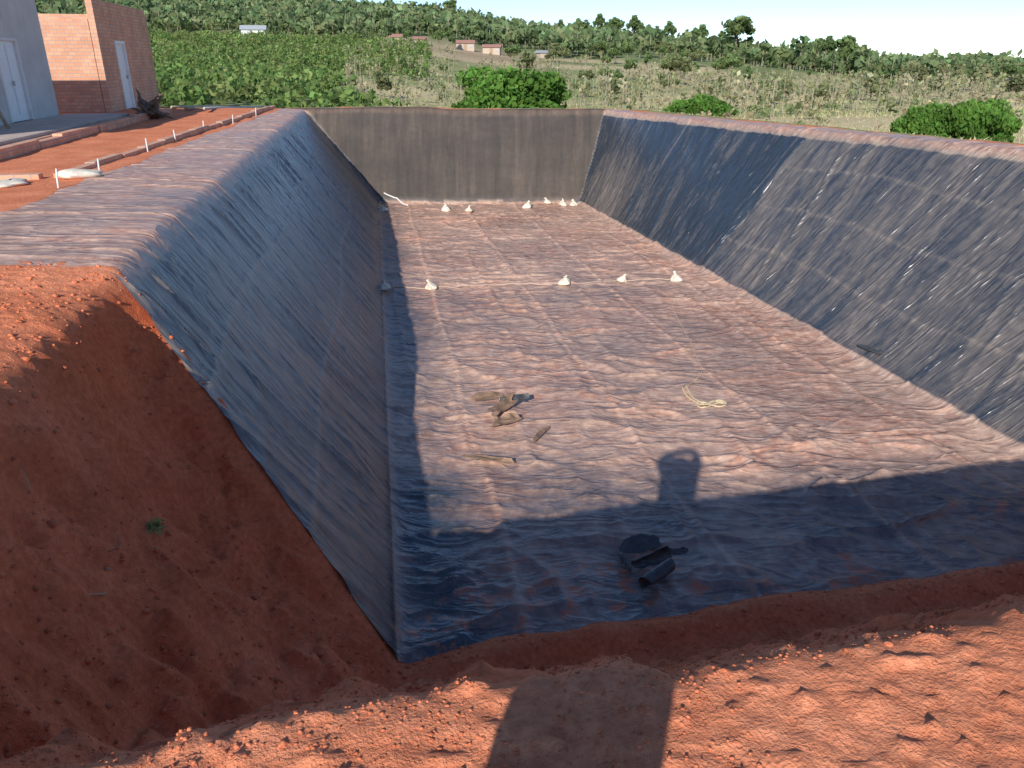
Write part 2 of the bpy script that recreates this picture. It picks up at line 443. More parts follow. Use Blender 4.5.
ln=mesh_np('pond_liner',np.stack([x,y,z+w],1),grid_faces(NU,NV)[:,::-1],True,{'dust_shade':dust_shade,'seam':seam,'dirt':dirt,'wall':wattr,'amp':amp},ml)
ln.data.update()
if ln.data.polygons[NV*200].normal.z<0: ln.data.flip_normals()
tag(ln,'wrinkled black plastic sheeting lining the excavated pond, dusty with red soil','pond liner')

# ------------------------------------------------------------ placing by sight line onto real surfaces
TH=math.radians(22.8);ct,st=math.cos(TH),math.sin(TH)
def hit(px,py,fn=None,tmax=900):
    vx=px-512;vy=py-384
    d=np.array([vx,769*ct-vy*st,-(769*st+vy*ct)]);d=d/np.linalg.norm(d)
    t=np.concatenate([np.arange(1.2,45,.01),np.arange(45,tmax,.25)])
    P=np.array([0,0,HC])[None]+t[:,None]*d[None]
    zz=(fn or soil_z)(P[:,0],P[:,1])
    i=np.argmax(P[:,2]<zz)
    if not (P[:,2]<zz).any(): i=len(t)-1
    return float(P[i,0]),float(P[i,1]),float(zz[i])
def gz(x,y,fn=soil_z): return float(fn(np.array([float(x)]),np.array([float(y)]))[0])

# clods of earth
ico=[];phi=(1+5**.5)/2
for a,b_ in((1,phi),(-1,phi),(1,-phi),(-1,-phi)): ico+=[(0,a,b_),(a,b_,0),(b_,0,a)]
iv=np.array(ico)/math.hypot(1,phi)
from itertools import combinations
e=1.05146
iF=[f for f in combinations(range(12),3) if all(abs(np.linalg.norm(iv[p]-iv[q])-e)<.02 for p,q in combinations(f,2))]
iF=np.array([f if np.dot(np.cross(iv[f[1]]-iv[f[0]],iv[f[2]]-iv[f[0]]),iv[f[0]])>0 else (f[0],f[2],f[1]) for f in iF])
n=42000
cx=rng.uniform(-4.2,5.5,n);cy=np.where(rng.random(n)<.65,rng.uniform(1.0,2.6,n),rng.uniform(1,6.9,n))
ok=(cy<ynear(cx)+.12)
dens=vn(cx*2.5,cy*2.5,130)>.2;ok&=dens
cx=cx[ok];cy=cy[ok];n=len(cx)
rs=.0020+.005*rng.random(n)**3;rs=np.where(rng.random(n)<.008,rs*2.0,rs)
rs=np.where(cy>2.4,rs*1.6+.016*rng.random(n)**5,rs)
cz=soil_z(cx,cy)+rs*.1
jit=1+.55*(rng.random((n,12,1))-.5)
V=(iv[None]*jit*np.stack([rs*1.2,rs,rs*.8],1)[:,None,:])+np.stack([cx,cy,cz],1)[:,None,:]
F=iF[None]+12*np.arange(n)[:,None,None]
tt=((soil*.4+soil2*.6)[None]*(.75+.35*rng.random((n,1))))
o=mesh_np('soil_clods',V.reshape(-1,3),F.reshape(-1,3),True,{'tint':np.repeat(tt,12,0)},mg)
tag(o,'loose crumbs and clods of red earth on the bank','soil',kind='stuff')

# ------------------------------------------------------------ foliage helpers
def leaf_quads(C,size,upbias=.3,aspect=1.6):
    n=len(C);d=rng.normal(size=(n,3));d/=np.linalg.norm(d,axis=1)[:,None]
    q=rng.normal(size=(n,3));q[:,2]+=upbias
    s=np.cross(d,q);s/=np.linalg.norm(s,axis=1)[:,None]+1e-9
    sz=np.asarray(size).reshape(-1,1)*np.ones((n,1))
    a=d*sz*.5*aspect;b=s*sz*.5
    V=np.stack([C-a,C+b*1.,C+a,C-b*1.],1).reshape(-1,3)
    F=np.arange(4*n).reshape(n,4)
    return V,F
def crown_pts(n,rad,lobes=14,lobe_r=.42,even=0.):
    L=rng.normal(size=(lobes,3));L/=np.linalg.norm(L,axis=1)[:,None];L*=(.30+even+(.60-even)*rng.random((lobes,1)))
    L[:,2]=np.maximum(L[:,2],-.55)
    lr=lobe_r*(.5+.8*rng.random(lobes));lr=lr*(1-even)+lobe_r*1.05*even
    k=rng.integers(0,lobes,n)
    d=rng.normal(size=(n,3));d/=np.linalg.norm(d,axis=1)[:,None]
    P=L[k]+d*(lr[k]*(.55+.5*rng.random(n)))[:,None]
    sh=np.clip(.80+.16*P[:,2]+.16*(d[:,2])+.16*(rng.random(lobes)[k]-.5)*2,.55,1.2)  # painted shading: leaf tint lighter high up and facing up, darker below
    return P*np.array(rad)[None],sh
def tintleaf(sh,c,var=.2,rep=4):
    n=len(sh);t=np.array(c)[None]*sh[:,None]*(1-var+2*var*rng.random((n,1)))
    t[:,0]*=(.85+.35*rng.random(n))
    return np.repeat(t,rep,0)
def trunk_mesh(h,r,crown_r,limbs=6,seed=0):
    rr=random.Random(seed);parts=[]
    P=[(0,0,-.3)];
    for i in range(1,6): P.append((rr.uniform(-.05,.05)*h*i/5,rr.uniform(-.05,.05)*h*i/5,h*i/5))
    parts.append(tube(P,[r*1.3,r,r*.85,r*.7,r*.55,r*.35],7))
    for k in range(limbs):
        an=k*2.4+rr.random();z0=h*rr.uniform(.35,.85);L=crown_r*rr.uniform(.5,.85)
        q=[(0,0,z0),(math.cos(an)*L*.45,math.sin(an)*L*.45,z0+L*.35),(math.cos(an)*L,math.sin(an)*L,z0+L*.75)]
        parts.append(tube(q,[r*.5,r*.33,r*.12],5))
    return merge(parts)
def tree_template(h,cr,cz,rz,nleaf,lsz,c,lobes=14,seed=0,trunk_r=.1,lobe_r=.42,even=0.):
    Vt,Ft=trunk_mesh(h,trunk_r,cr*.9,6,seed)
    tm=mesh_np('trunk',Vt,Ft,True,None,mbark,link=False)
    P,sh=crown_pts(nleaf,(cr,cr,rz),lobes,lobe_r,even);P[:,2]+=cz
    V,F=leaf_quads(P,lsz*(.7+.6*rng.random(len(P))))
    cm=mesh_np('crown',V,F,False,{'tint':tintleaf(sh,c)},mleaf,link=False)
    return tm,cm
def place_tree(tmpl,name,x,y,scale,rz,label,cat,group=None,zoff=0,sx=1):
    e_=empty(name,(x,y,gz(x,y)+zoff),rz,label,cat,group);e_.scale=(scale*sx,scale*sx,scale)
    for nm,me in(('trunk',tmpl[0]),('crown',tmpl[1])):
        o=bpy.data.objects.new(nm,me);col.objects.link(o);o.parent=e_
    return e_
G1=(.20,.30,.12);G2=(.23,.33,.13);G3=(.29,.34,.16);G4=(.32,.35,.18)
bt=[tree_template(1.8,3.9,1.5,1.9,13000,.27,(.15,.30,.06),34,s,.14,.38,.22) for s in(1,2,3)]
yy=60;place_tree(bt[0],'round_bush',-.1,yy,1.05,.3,'large dense dark green round bush standing in dry grass','bush')
yy=58;place_tree(bt[1],'round_bush',(701-512)/812*yy,yy,.56,1.3,'small rounded green bush behind the pond bank','bush')
yy=41;place_tree(bt[2],'round_bush',(922-512)/802*yy,yy,.60,2.3,'bright green bushy tree growing beside another bush','bush',sx=.70)
yy=40;place_tree(bt[0],'round_bush',(971-512)/802*yy,yy,.68,4.1,'bright green dense bush on the dry slope','bush',sx=.70)

tt_=[tree_template(4.5,2.3,5.0,2.2,700,.55,G2,12,11,.16),tree_template(6,2.0,6.4,2.6,650,.55,G1,11,12,.15),
     tree_template(3.2,2.6,3.4,1.9,650,.5,G3,12,13,.15),tree_template(5.5,3.2,6.2,1.5,700,.6,G2,10,14,.18),
     tree_template(2.6,1.9,2.4,1.7,520,.42,G4,10,15,.1)]
ridge_list=[(735,330,17,3),(724,335,13,0),(745,335,12,0),(700,420,16,1),(690,400,13,0),(668,430,16,1),(650,440,14,0),(640,445,13,1),(632,450,16,1),(612,460,15,0),(598,470,15,1),(580,480,14,0),(755,340,9,2),(768,330,9,0),(782,320,9,1),(800,300,9,0),(812,300,11,3),(826,290,12,1),(838,290,12,3),(850,285,11,0),(862,280,10,1),(878,290,6,2),(895,300,5,0),(912,310,5,1),(930,320,5.5,0),(948,300,5,2),(965,330,5.5,0),(985,320,5,1),(1003,300,5,0),(1020,310,5,3),(560,500,12,1),(545,500,10,0),(450,560,12,3),(455,500,9,1),(480,520,9,0)]
H=[7.,9.,5.2,7.6,4.]
for px,yy,h,k in ridge_list:
    xx=(px-512)/836*yy
    place_tree(tt_[k],'field_tree',xx,yy,h/H[k],random.uniform(0,6.28),'leafy green tree on the distant rise','tree','trees along the distant ridge')
random.seed(21)
for i in range(95):
    px=random.uniform(590,1040) if i<75 else random.uniform(380,640)
    yy=random.choice([random.uniform(90,140),random.uniform(140,240),random.uniform(180,290)])
    xx=(px-512)/825*yy;k=random.choice([0,1,2,1,4,0,3])
    if yy<110 and k not in(2,4):k=4
    h=random.uniform(1.6,3.4) if yy<140 else random.uniform(3,6.5)
    place_tree(tt_[k],'field_tree',xx,yy,h/H[k],random.uniform(0,6.28),'scattered tree standing in dry scrub','tree','trees scattered over the dry fields')

def scatter_stuff(name,xs_,ys_,hts,nleaf,lsz,cols,label,cat,trunk=True,wide=.33,low=.35,lobes=7,tr=.013):
    Vs=[];Fs=[];Ts=[];off=0
    zs=soil_z(xs_,ys_)
    tmpl=[crown_pts(nleaf,(1,1,1),lobes,.5) for _ in range(12)]
    for i,(x_,y_,z_,h) in enumerate(zip(xs_,ys_,zs,hts)):
        P,sh=tmpl[i%12];a=rng.random()*6.28;c_,s__=math.cos(a),math.sin(a)
        Q=np.stack([P[:,0]*c_-P[:,1]*s__,P[:,0]*s__+P[:,1]*c_,P[:,2]],1)
        w_=h*wide*(.7+.6*rng.random());hh=h*(1-low)*.5
        Q=Q*np.array([w_,w_,hh])[None];Q+=np.array([x_,y_,z_+h*low+hh*.95])[None]
        V,F=leaf_quads(Q,lsz*h*(.6+.8*rng.random(len(Q))))
        Vs.append(V);Fs.append(F+off);off+=len(V)
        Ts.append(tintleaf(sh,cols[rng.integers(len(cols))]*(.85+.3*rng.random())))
        if trunk:
            r=tr*h;b=np.array([[x_-r,y_,z_-.2],[x_+r,y_,z_-.2],[x_+r,y_,z_+h*.8],[x_-r,y_,z_+h*.8],[x_,y_-r,z_-.2],[x_,y_+r,z_-.2],[x_,y_+r,z_+h*.8],[x_,y_-r,z_+h*.8]])
            Vs.append(b);Fs.append(np.arange(8).reshape(2,4)+off);off+=8
            Ts.append(np.tile(np.array([[.52,.47,.35]]),(8,1)))
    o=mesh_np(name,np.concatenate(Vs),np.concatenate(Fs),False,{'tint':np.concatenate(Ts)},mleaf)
    return tag(o,label,cat,kind='stuff')
n=8200;Yf=rng.uniform(265,650,n);U=rng.uniform(-.62,.70,n);Xf=U*Yf
keep=~((np.abs(U+.04)<.08)&(Yf<300))&((U<.12)|(Yf>350)|(rng.random(n)<.4))
keep&=(vn(U*25,Yf/35,160)+.25*rng.random(n)>.2)
Xf=Xf[keep];Yf=Yf[keep];n=len(Xf)
cols=[np.array(c) for c in((.22,.31,.14),(.26,.35,.16),(.30,.37,.18),(.20,.29,.135))]  # leaf colours lightened to paint in distance haze
scatter_stuff('distant_forest',Xf,Yf,rng.uniform(3.5,8.5,n)*(.8+.5*vn(Xf/40,Yf/40,161)),22,.20,cols,'wooded green hillside with pale slender trunks','forest',True,.36,.24)
XX=[];YY=[]
for r_ in np.arange(50,235,2.6):
    for c_ in np.arange(-.60,-.03,1.8/r_):
        if rng.random()<.85:
            XX.append(c_*r_+rng.normal()*.3);YY.append(r_+rng.normal()*.5)
XX=np.array(XX);YY=np.array(YY);kp=(XX/YY<-.25+.1*vn(YY/12,YY*0,3))|((YY>125)&(XX/YY<-.1));kp&=~((XX<-10)&(YY<46));XX=XX[kp];YY=YY[kp]
scatter_stuff('coffee_plantation',XX,YY,rng.uniform(1.3,2.8,len(XX)),44,.15,[np.array(c) for c in((.22,.34,.10),(.27,.38,.125),(.19,.30,.09),(.30,.37,.14))],'rows of lush green coffee shrubs','plantation',False,.55,.0)
n=1500;Yt=rng.uniform(64,190,n);Ut=rng.uniform(-.2,.60,n);m_=vn(Ut*20,Yt/10,140)>.35;Yt=Yt[m_];Ut=Ut[m_]
kp=~((np.abs(Ut)<.085)&(Yt<70));Yt=Yt[kp];Ut=Ut[kp]
scatter_stuff('sapling_thicket',Ut*Yt,Yt,rng.uniform(1.4,3.8,len(Yt)),16,.08,[np.array(c) for c in((.42,.43,.23),(.52,.48,.30),(.35,.40,.19))],'thin pale saplings standing in dry grass','saplings',True,.18,.25,7,.012)
n=420;Yt=rng.uniform(50,260,n);Ut=rng.uniform(.12,.72,n)
scatter_stuff('dry_scrub',Ut*Yt,Yt,rng.uniform(.5,1.7,len(Yt)),40,.14,[np.array(c) for c in((.35,.40,.18),(.48,.44,.25),(.28,.37,.15),(.50,.42,.27))],'low dry scrub over sloping fields','scrub',False,.6,.0)
n=26000;Yg=30.5+95*rng.random(n)**1.3;Ug=rng.uniform(-.25,.72,n);Xg=Ug*Yg
more=7000;Yg2=rng.uniform(11,40,more);Xg2=Rr(Yg2)+1.3+rng.random(more)*22;Xg=np.concatenate([Xg,Xg2]);Yg=np.concatenate([Yg,Yg2])
rr_=np.hypot(np.maximum(Xg-Rr(Yg),0),np.maximum(Yg-28.8,0))
kp=(rr_+(fbm(Xg/4,Yg/4,90,4)-.5)*1.0>1.25)&~((Xg<-8.5)&(Yg<40));Xg=Xg[kp];Yg=Yg[kp];Zg=soil_z(Xg,Yg);n=len(Xg);rr_=rr_[kp]
hh=rng.uniform(.08,.30,n)*(.5+.8*vn(Xg/5,Yg/5,150))*(.40+.8*sm(2,15,rr_))
Vs=[];Ts=[]
for b_ in range(3):
    an=rng.random(n)*6.28;w_=.015+.02*rng.random(n);lx=rng.normal(size=n)*.08;ly=rng.normal(size=n)*.08
    ox=rng.normal(size=n)*.12;oy=rng.normal(size=n)*.12
    B=np.stack([Xg+ox,Yg+oy,Zg-.03],1);dx=np.stack([np.cos(an)*w_,np.sin(an)*w_,0*an],1)
    Tp=B+np.stack([lx,ly,hh*(.7+.5*rng.random(n))],1)
    Vs.append(np.stack([B-dx,B+dx,Tp],1));
    cc=np.where((rng.random(n)<.25)[:,None],np.array([[.32,.38,.15]]),np.array([[.62,.54,.33]]))*(.7+.5*rng.random((n,1)))
    Ts.append(np.repeat(cc[:,None,:],3,1))
V=np.concatenate(Vs).reshape(-1,3);Tt=np.concatenate(Ts).reshape(-1,3)
o=mesh_np('dry_grass',V,np.arange(len(V)).reshape(-1,3),False,{'tint':Tt},mdry);tag(o,'dry straw coloured grass around the pond bank','grass',kind='stuff')

# ------------------------------------------------------------ distant houses
def house(px,yy,w_,d_,h_,rz,wm,rm,label):
    xx=(px-512)/838*yy;e_=empty('farm_house',(xx,yy,gz(xx,yy)),rz,label,'house','small houses on the hillside')
    boxmesh('wall',(-w_/2,-d_/2,-1),(w_/2,d_/2,h_),wm,e_)
    ov=.4;rh=h_*.45
    V=[(-w_/2-ov,-d_/2-ov,h_-.05),(w_/2+ov,-d_/2-ov,h_-.05),(w_/2+ov,0,h_+rh),(-w_/2-ov,0,h_+rh),(-w_/2-ov,d_/2+ov,h_-.05),(w_/2+ov,d_/2+ov,h_-.05)]
    me=bpy.data.meshes.new('roof');me.from_pydata(V,[],[(0,1,2,3),(3,2,5,4),(0,3,4),(1,5,2)]);me.materials.append(rm)
    o=bpy.data.objects.new('roof',me);col.objects.link(o);o.parent=e_
    boxmesh('door',(-.5,-d_/2-.06,-.2),(.5,-d_/2-.004,2.0*min(1,h_/2.2)),mwood,e_)
    boxmesh('window',(w_*.22,-d_/2-.06,.7),(w_*.22+.9,-d_/2-.004,1.4),mframe,e_)
house(256,258,7,4,2.8,.2,mlime,mroof,'white walled farm house with a pale metal roof')
house(402,258,5,4,2.0,-.2,mwall2,mroof2,'small hut with a rusty red roof')
house(420,252,4,4,1.8,.3,mwall2,mroof2,'small hut with a faded red roof')
house(465,258,5.5,4,2.0,.1,mwall2,mroof2,'low farm house with a rusty red roof')
house(492,248,5,4,1.8,-.1,mwall2,mroof2,'low shed with a rusty roof on bare soil')
house(545,258,5,4,1.5,.4,mwall2,mroof,'low shed with a grey roof among trees')

# ------------------------------------------------------------ buildings on the bank
AX=math.atan(.18)
bb=empty('brick_building',(-13.5,27.5,0),AX,'unfinished roofless red brick building with a white door','building')
boxmesh('front_wall',(-6,0,-.3),(-.22,.2,2.85),mbrick,bb)
multibox('side_wall',[((-.2,0,-.3),(0,1.7,3.45)),((-.2,1.7,2.25),(0,2.9,3.45)),((-.2,2.9,-.3),(0,6.6,3.45))],mbrick,bb)
boxmesh('rear_wall',(-6,6.62,-.3),(0,6.8,3.3),mbrick,bb)
boxmesh('far_side_wall',(-6.2,0,-.3),(-6.02,6.8,3.1),mbrick,bb)
dr=boxmesh('door',(-.10,1.78,-.05),(-.05,2.82,2.15),mwhite,bb)
multibox('frame',[((-.12,1.703,-.05),(.03,1.777,2.247)),((-.12,2.823,-.05),(.03,2.897,2.247)),((-.12,1.78,2.153),(.03,2.82,2.247))],mwhite,dr)
boxmesh('handle',(-.048,2.65,1.0),(.0,2.72,1.12),mframe,dr)
gh=empty('grey_house',(-12.8,23,0),AX,'grey cement rendered house with a tall white door','house')
multibox('wall',[((-6,-9,-.3),(0,-3.3,3.4)),((-6,-3.3,2.12),(0,-1.9,3.4)),((-6,-1.9,-.3),(0,0,3.4))],mcem,gh)
boxmesh('roof',(-6.1,-9.1,3.403),(.05,.05,3.47),mroof,gh)
dr=boxmesh('door',(-.09,-3.2,.2),(-.04,-2.0,2.05),mwhite,gh)
multibox('frame',[((-.1,-3.297,.2),(.03,-3.203,2.117)),((-.1,-1.997,.2),(.03,-1.903,2.117)),((-.1,-3.2,2.053),(.03,-2.0,2.117))],mlime,dr)
multibox('panel',[((-.038,-3.1,.35),(-.02,-2.65,1.0)),((-.038,-2.55,.35),(-.02,-2.1,1.0)),((-.038,-3.1,1.1),(-.02,-2.65,1.95)),((-.038,-2.55,1.1),(-.02,-2.1,1.95))],mwhite,dr)
boxmesh('handle',(-.018,-2.62,1.02),(.03,-2.58,1.14),mframe,dr)
pl=boxmesh('doorstep_slab',(0.003,-9,-.3),(1.7,.6,.19),mconc,gh,.02)
boxmesh('plinth',(1.72,-9,-.3),(1.86,.6,.12),mbrick,gh)
for i,(yy,tl) in enumerate([(17.9,.3),(18.3,.36),(18.1,.42)]):
    xx=-12.8-.18*(yy-23)
    V,F=tube([(xx+tl*1.3+.1,yy,.15),(xx+.06,yy+.15*i,1.3)],.04,4)
    o=mesh_np('timber_plank',V,F,False,None,mwood);tag(o,'rough timber plank leaning on the grey wall','plank','planks leaning on the house')
def wallstrip(name,p,q,w_,h_,mat,label,cat,z0=-.15):
    p=Vector(p);q=Vector(q);L=(q-p).length;e_=math.atan2(-(q-p).x,(q-p).y)
    segs=[];n=max(1,int(L/1.2));
    for i in range(n):
        a=i*L/n;b_=(i+1)*L/n-.012;dz=random.uniform(-.025,.025);dx=random.uniform(-.03,.03)
        segs.append(((-w_/2+dx,a,z0),(w_/2+dx,b_,h_+dz)))
    o=multibox(name,segs,mat,None,.01);o.location=(p.x,p.y,0);o.rotation_euler=(0,0,e_);return tag(o,label,cat)
wallstrip('brick_kerb',(-6.55,11.4),(-8.75,30),.16,.11,mbrick,'long low brick kerb beside the black sheeting','kerb')
wallstrip('brick_kerb',(-6.75,11.3),(-9.6,10.9),.16,.11,mbrick,'short low brick kerb turning off the long one','kerb')
wallstrip('brick_kerb',(-8.9,13.2),(-11.4,27),.2,.16,mbrick,'raised brick edging of the earth terrace','kerb')
for i,(px,py) in enumerate([(58,188),(148,152),(176,142),(204,131),(233,124),(256,116),(100,176)]):
    X0,Y0,Z0=hit(px,py)
    a,b_=random.uniform(-.04,.04),random.uniform(-.04,.04)
    V,F=tube([(0,0,-.1),(a*.5,b_*.5,.12),(a,b_,.24)],[.014,.013,.011],6)
    o=mesh_np('wooden_stake',V,F,False,None,mlime);o.location=(X0,Y0,Z0);tag(o,'short white stake driven into red soil','stake','white stakes along the liner edge')
def sack_mesh(name,sx,sy,sz,tie=True,seed=0):
    nu,nv=28,21;V=[];rr=random.Random(seed)
    lx,ly=rr.uniform(-.05,.05),rr.uniform(-.05,.05)
    for j in range(nv):
        t=j/(nv-1)
        if tie:
            if t<.78: prof=(min((t+.03)/.22,1)**.5)*(1-.86*(max(0,(t-.2)/.58))**1.6)
            else: prof=.14+.14*math.sin((t-.78)/.22*2.2)
            if j==nv-1: prof=.03
        else: prof=math.sin(math.pi*min(max(t,.001),.999))**.4
        for i in range(nu):
            a=2*math.pi*i/nu
            r=prof*(1+.32*(vn(np.array([math.cos(a)*1.6+seed*5]),np.array([math.sin(a)*1.6+t*2]),seed)[0]-.5)+.10*math.sin(a*6+t*5+seed)*min(1,t*2))
            V.append((math.cos(a)*r*sx+lx*t*t*2,math.sin(a)*r*sy+ly*t*t*2,t*sz*(1+.06*math.cos(a+seed))))
    F=[]
    for j in range(nv-1):
        for i in range(nu): F.append((j*nu+i,j*nu+(i+1)%nu,(j+1)*nu+(i+1)%nu,(j+1)*nu+i))
    return mesh_np(name,V,F,True,None,msack,link=False)
sm_=[sack_mesh('sandbag',.16,.14,.25,True,s) for s in(1,2,3,4)]
pts=[(384,290,'dusty white'),(432,289,0),(564,284,0),(621,282,0),(677,281,0),(384,211,0),(446,211,0),(469,212,0),(527,208,0),(548,204,0),(563,206,0),(574,206,0)]
for i,(px,py,_) in enumerate(pts):
    X0,Y0,Z0=hit(px,py,liner_z)
    o=bpy.data.objects.new('sandbag',sm_[i%4]);col.objects.link(o);o.location=(X0,Y0,Z0-.02);o.rotation_euler=(random.uniform(-.2,.2),random.uniform(-.2,.2),random.uniform(0,6));s=random.uniform(.85,1.15);o.scale=(s,s,s*random.uniform(.85,1.1))
    tag(o,'small white sandbag weighing down the black sheeting','sandbag','sandbags holding down the liner')
me=sack_mesh('cement_bag',.30,.20,.15,False,9)
X0,Y0,Z0=hit(80,178);o=bpy.data.objects.new('cement_bag',me);col.objects.link(o);o.location=(X0,Y0,Z0-.02);o.rotation_euler=(0,0,.4);tag(o,'white cement bag lying beside the kerb','bag')
X0,Y0,Z0=hit(8,186);me=sack_mesh('cement_bag',.22,.3,.10,False,5);o=bpy.data.objects.new('cement_bag',me);col.objects.link(o);o.location=(X0,Y0,Z0-.02);tag(o,'flattened white bag lying on red soil','bag')
def rope(name,pxs,fn,r,mat,label,res=14):
    C=[Vector(hit(px,py,fn)) for px,py in pxs];P=[]
    for i in range(len(C)-1):
        p0=C[max(i-1,0)];p1=C[i];p2=C[i+1];p3=C[min(i+2,len(C)-1)]
        for k in range(res):
            t=k/res
            q=.5*((2*p1)+(p2-p0)*t+(2*p0-5*p1+4*p2-p3)*t*t+(3*p1-3*p2+p3-p0)*t**3);P.append(q)
    P.append(C[-1])
    P=[(q.x,q.y,gz(q.x,q.y,fn)+r*1.1) for q in P]
    V,F=tube(P,r,6);o=mesh_np(name,V,F,True,None,mat);return tag(o,label,'rope')
rope('thin_rope',[(384,288),(400,287),(432,287),(470,286),(520,284),(564,283),(621,281),(677,280)],liner_z,.009,mrope2,'thin rope stretched across the pond floor between sandbags',40)
rope('thin_rope',[(676,283),(672,305),(684,330),(694,352),(702,372),(690,384),(684,390)],liner_z,.008,mrope2,'thin cord trailing over the sheeting',30)
coil=[(682,388),(686,396),(694,402),(702,405),(712,402),(722,403),(725,406),(716,407),(704,403),(696,405),(704,408),(716,404),(726,404),(718,401),(706,405),(697,401),(690,395),(686,386)]
rope('coiled_rope',coil,liner_z,.011,mrope,'small heap of cream nylon rope lying on the sheeting',10)
rope('white_hose',[(384,194),(392,198),(400,202),(408,206)],liner_z,.025,mlime,'short white hose lying at the foot of the slope',12)
# torn sheeting pieces
def scrap(name,px,py,L,W,rz,curl,mat,label,seed,rough=.03,lift=.015,fn=liner_z,er=.18,flare=.5):
    X0,Y0,Z0=hit(px,py,fn);nu,nv=34,22;V=[]
    for i in range(nu):
        for j in range(nv):
            s=(i/(nu-1)-.5);t=(j/(nv-1))
            ed=1+er*(vn(np.array([i*.12]),np.array([seed*3.1]),seed)[0]-.5)-.18*abs(2*s)**3
            el_=1+er*(vn(np.array([j*.16]),np.array([seed*7.7]),seed+1)[0]-.5)-.12*abs(2*t-1)**3
            a=t*curl;R=W/max(curl,.1)
            yy=math.sin(a)*R*ed;zz=(1-math.cos(a))*R
            xx=s*L*el_+.06*L*math.sin(t*3+seed)
            nz=rough*ridge(np.array([s*2.0+seed]),np.array([t*1.2+s]),seed+2)[0]**2+rough*.3*vn(np.array([s*5.]),np.array([t*4]),seed+4)[0]
            V.append((xx,yy-R*math.sin(curl*.5)*.5,zz*(1-flare*.5+flare*(s+.5))+nz+lift))
    o=mesh_np(name,V,grid_faces(nu,nv),True,None,mat);o.location=(X0,Y0,Z0+.01);o.rotation_euler=(0,0,rz)
    md=o.modifiers.new('thick','SOLIDIFY');md.thickness=.004
    return tag(o,label,'plastic scrap')
scrap('torn_sheeting',643,552,.46,.17,.30,.9,mscrap,'folded strip of glossy black plastic sheeting',3,.05,er=.3)
scrap('torn_sheeting',652,566,.44,.16,.42,2.6,mscrap,'curled strip of glossy black plastic sheeting',33,.02,er=.2)
scrap('torn_sheeting',654,584,.36,.34,.60,4.4,mscrap,'rolled strip of black plastic sheeting',5,.012,er=.15)
scrap('torn_sheeting',626,566,.26,.10,1.9,1.4,mscrap,'small curled scrap of black sheeting',8,.02,er=.3)
scrap('torn_sheeting',677,556,.22,.07,.1,.9,mscrap,'small curled scrap of black sheeting',12,.02)
scrap('torn_sheeting',488,402,.56,.17,.25,.5,mscrap2,'dusty brown torn flap of sheeting',14,.03,er=.5,lift=.035)
scrap('torn_sheeting',506,412,.56,.20,1.0,.7,mscrap2,'torn brown flap lifted from the pond floor',17,.05,er=.5,lift=.035)
scrap('torn_sheeting',514,405,.40,.12,.3,.9,mscrap,'torn black flap lifted from the pond floor',37,.04,er=.4,lift=.04)
scrap('torn_sheeting',506,427,.46,.16,.6,.6,mscrap2,'thin dusty flap beside a tear',18,.04,er=.5,lift=.035)
scrap('torn_sheeting',541,438,.50,.07,1.1,.5,mscrap2,'thin curved strip of torn sheeting',19,.02,er=.3,lift=.03)
scrap('torn_sheeting',489,464,.60,.10,-.30,.5,mscrap2,'long dusty strip of torn sheeting',23,.02,er=.3,lift=.03)
scrap('torn_sheeting',870,352,.5,.10,-1.2,.8,mscrap,'small tear in the sheeting of the slope',29,.02)
# root pile
parts=[];rr=random.Random(4)
for i in range(34):
    a=rr.uniform(0,6.28);L=rr.uniform(.35,.8);z0=rr.uniform(0,.35);el=rr.uniform(.0,1.2)
    p=[Vector((rr.uniform(-.2,.2),rr.uniform(-.2,.2),z0))]
    d_=Vector((math.cos(a)*math.cos(el),math.sin(a)*math.cos(el),math.sin(el)))
    for k in range(4):
        d_=(d_+Vector((rr.uniform(-.4,.4),rr.uniform(-.4,.4),rr.uniform(-.4,.2)))).normalized();p.append(p[-1]+d_*L/4)
    parts.append(tube(p,[.09,.07,.05,.035,.012],6))
V,F=merge(parts);X0,Y0,Z0=hit(150,119);o=mesh_np('tree_stump',V,F,True,None,mroot);o.location=(X0,Y0,Z0);tag(o,'uprooted tree stump with tangled roots on red soil','tree stump')
for i,(a,b_) in enumerate([((172,109),(238,106)),((186,112),(262,108)),((205,113),(276,108))]):
    p=hit(*a);q=hit(*b_);P=[Vector(p).lerp(Vector(q),k/6)+Vector((0,0,.06+.04*i)) for k in range(7)]
    V,F=tube(P,.05,7);o=mesh_np('bamboo_pole',V,F,True,None,[mbam,mwood,mframe][i]);tag(o,['long pale bamboo pole lying on the ground','long weathered timber pole lying on the ground','long grey pole lying on the ground'][i],'pole','poles lying on the bank')
def weed(px,py,sz,label):
    X0,Y0,Z0=hit(px,py)
    P=rng.normal(size=(80,3))*np.array([.032,.024,.02])*sz;P[:,2]=abs(P[:,2])+.01
    V,F=leaf_quads(P,.030*sz,1.0);o=mesh_np('weed_plant',V,F,False,{'tint':tintleaf(np.ones(80),(.38,.46,.20))},mleaf);o.location=(X0,Y0,Z0+.015);tag(o,label,'weed')
weed(155,531,1.1,'tiny green weed sprouting from the red earth face')
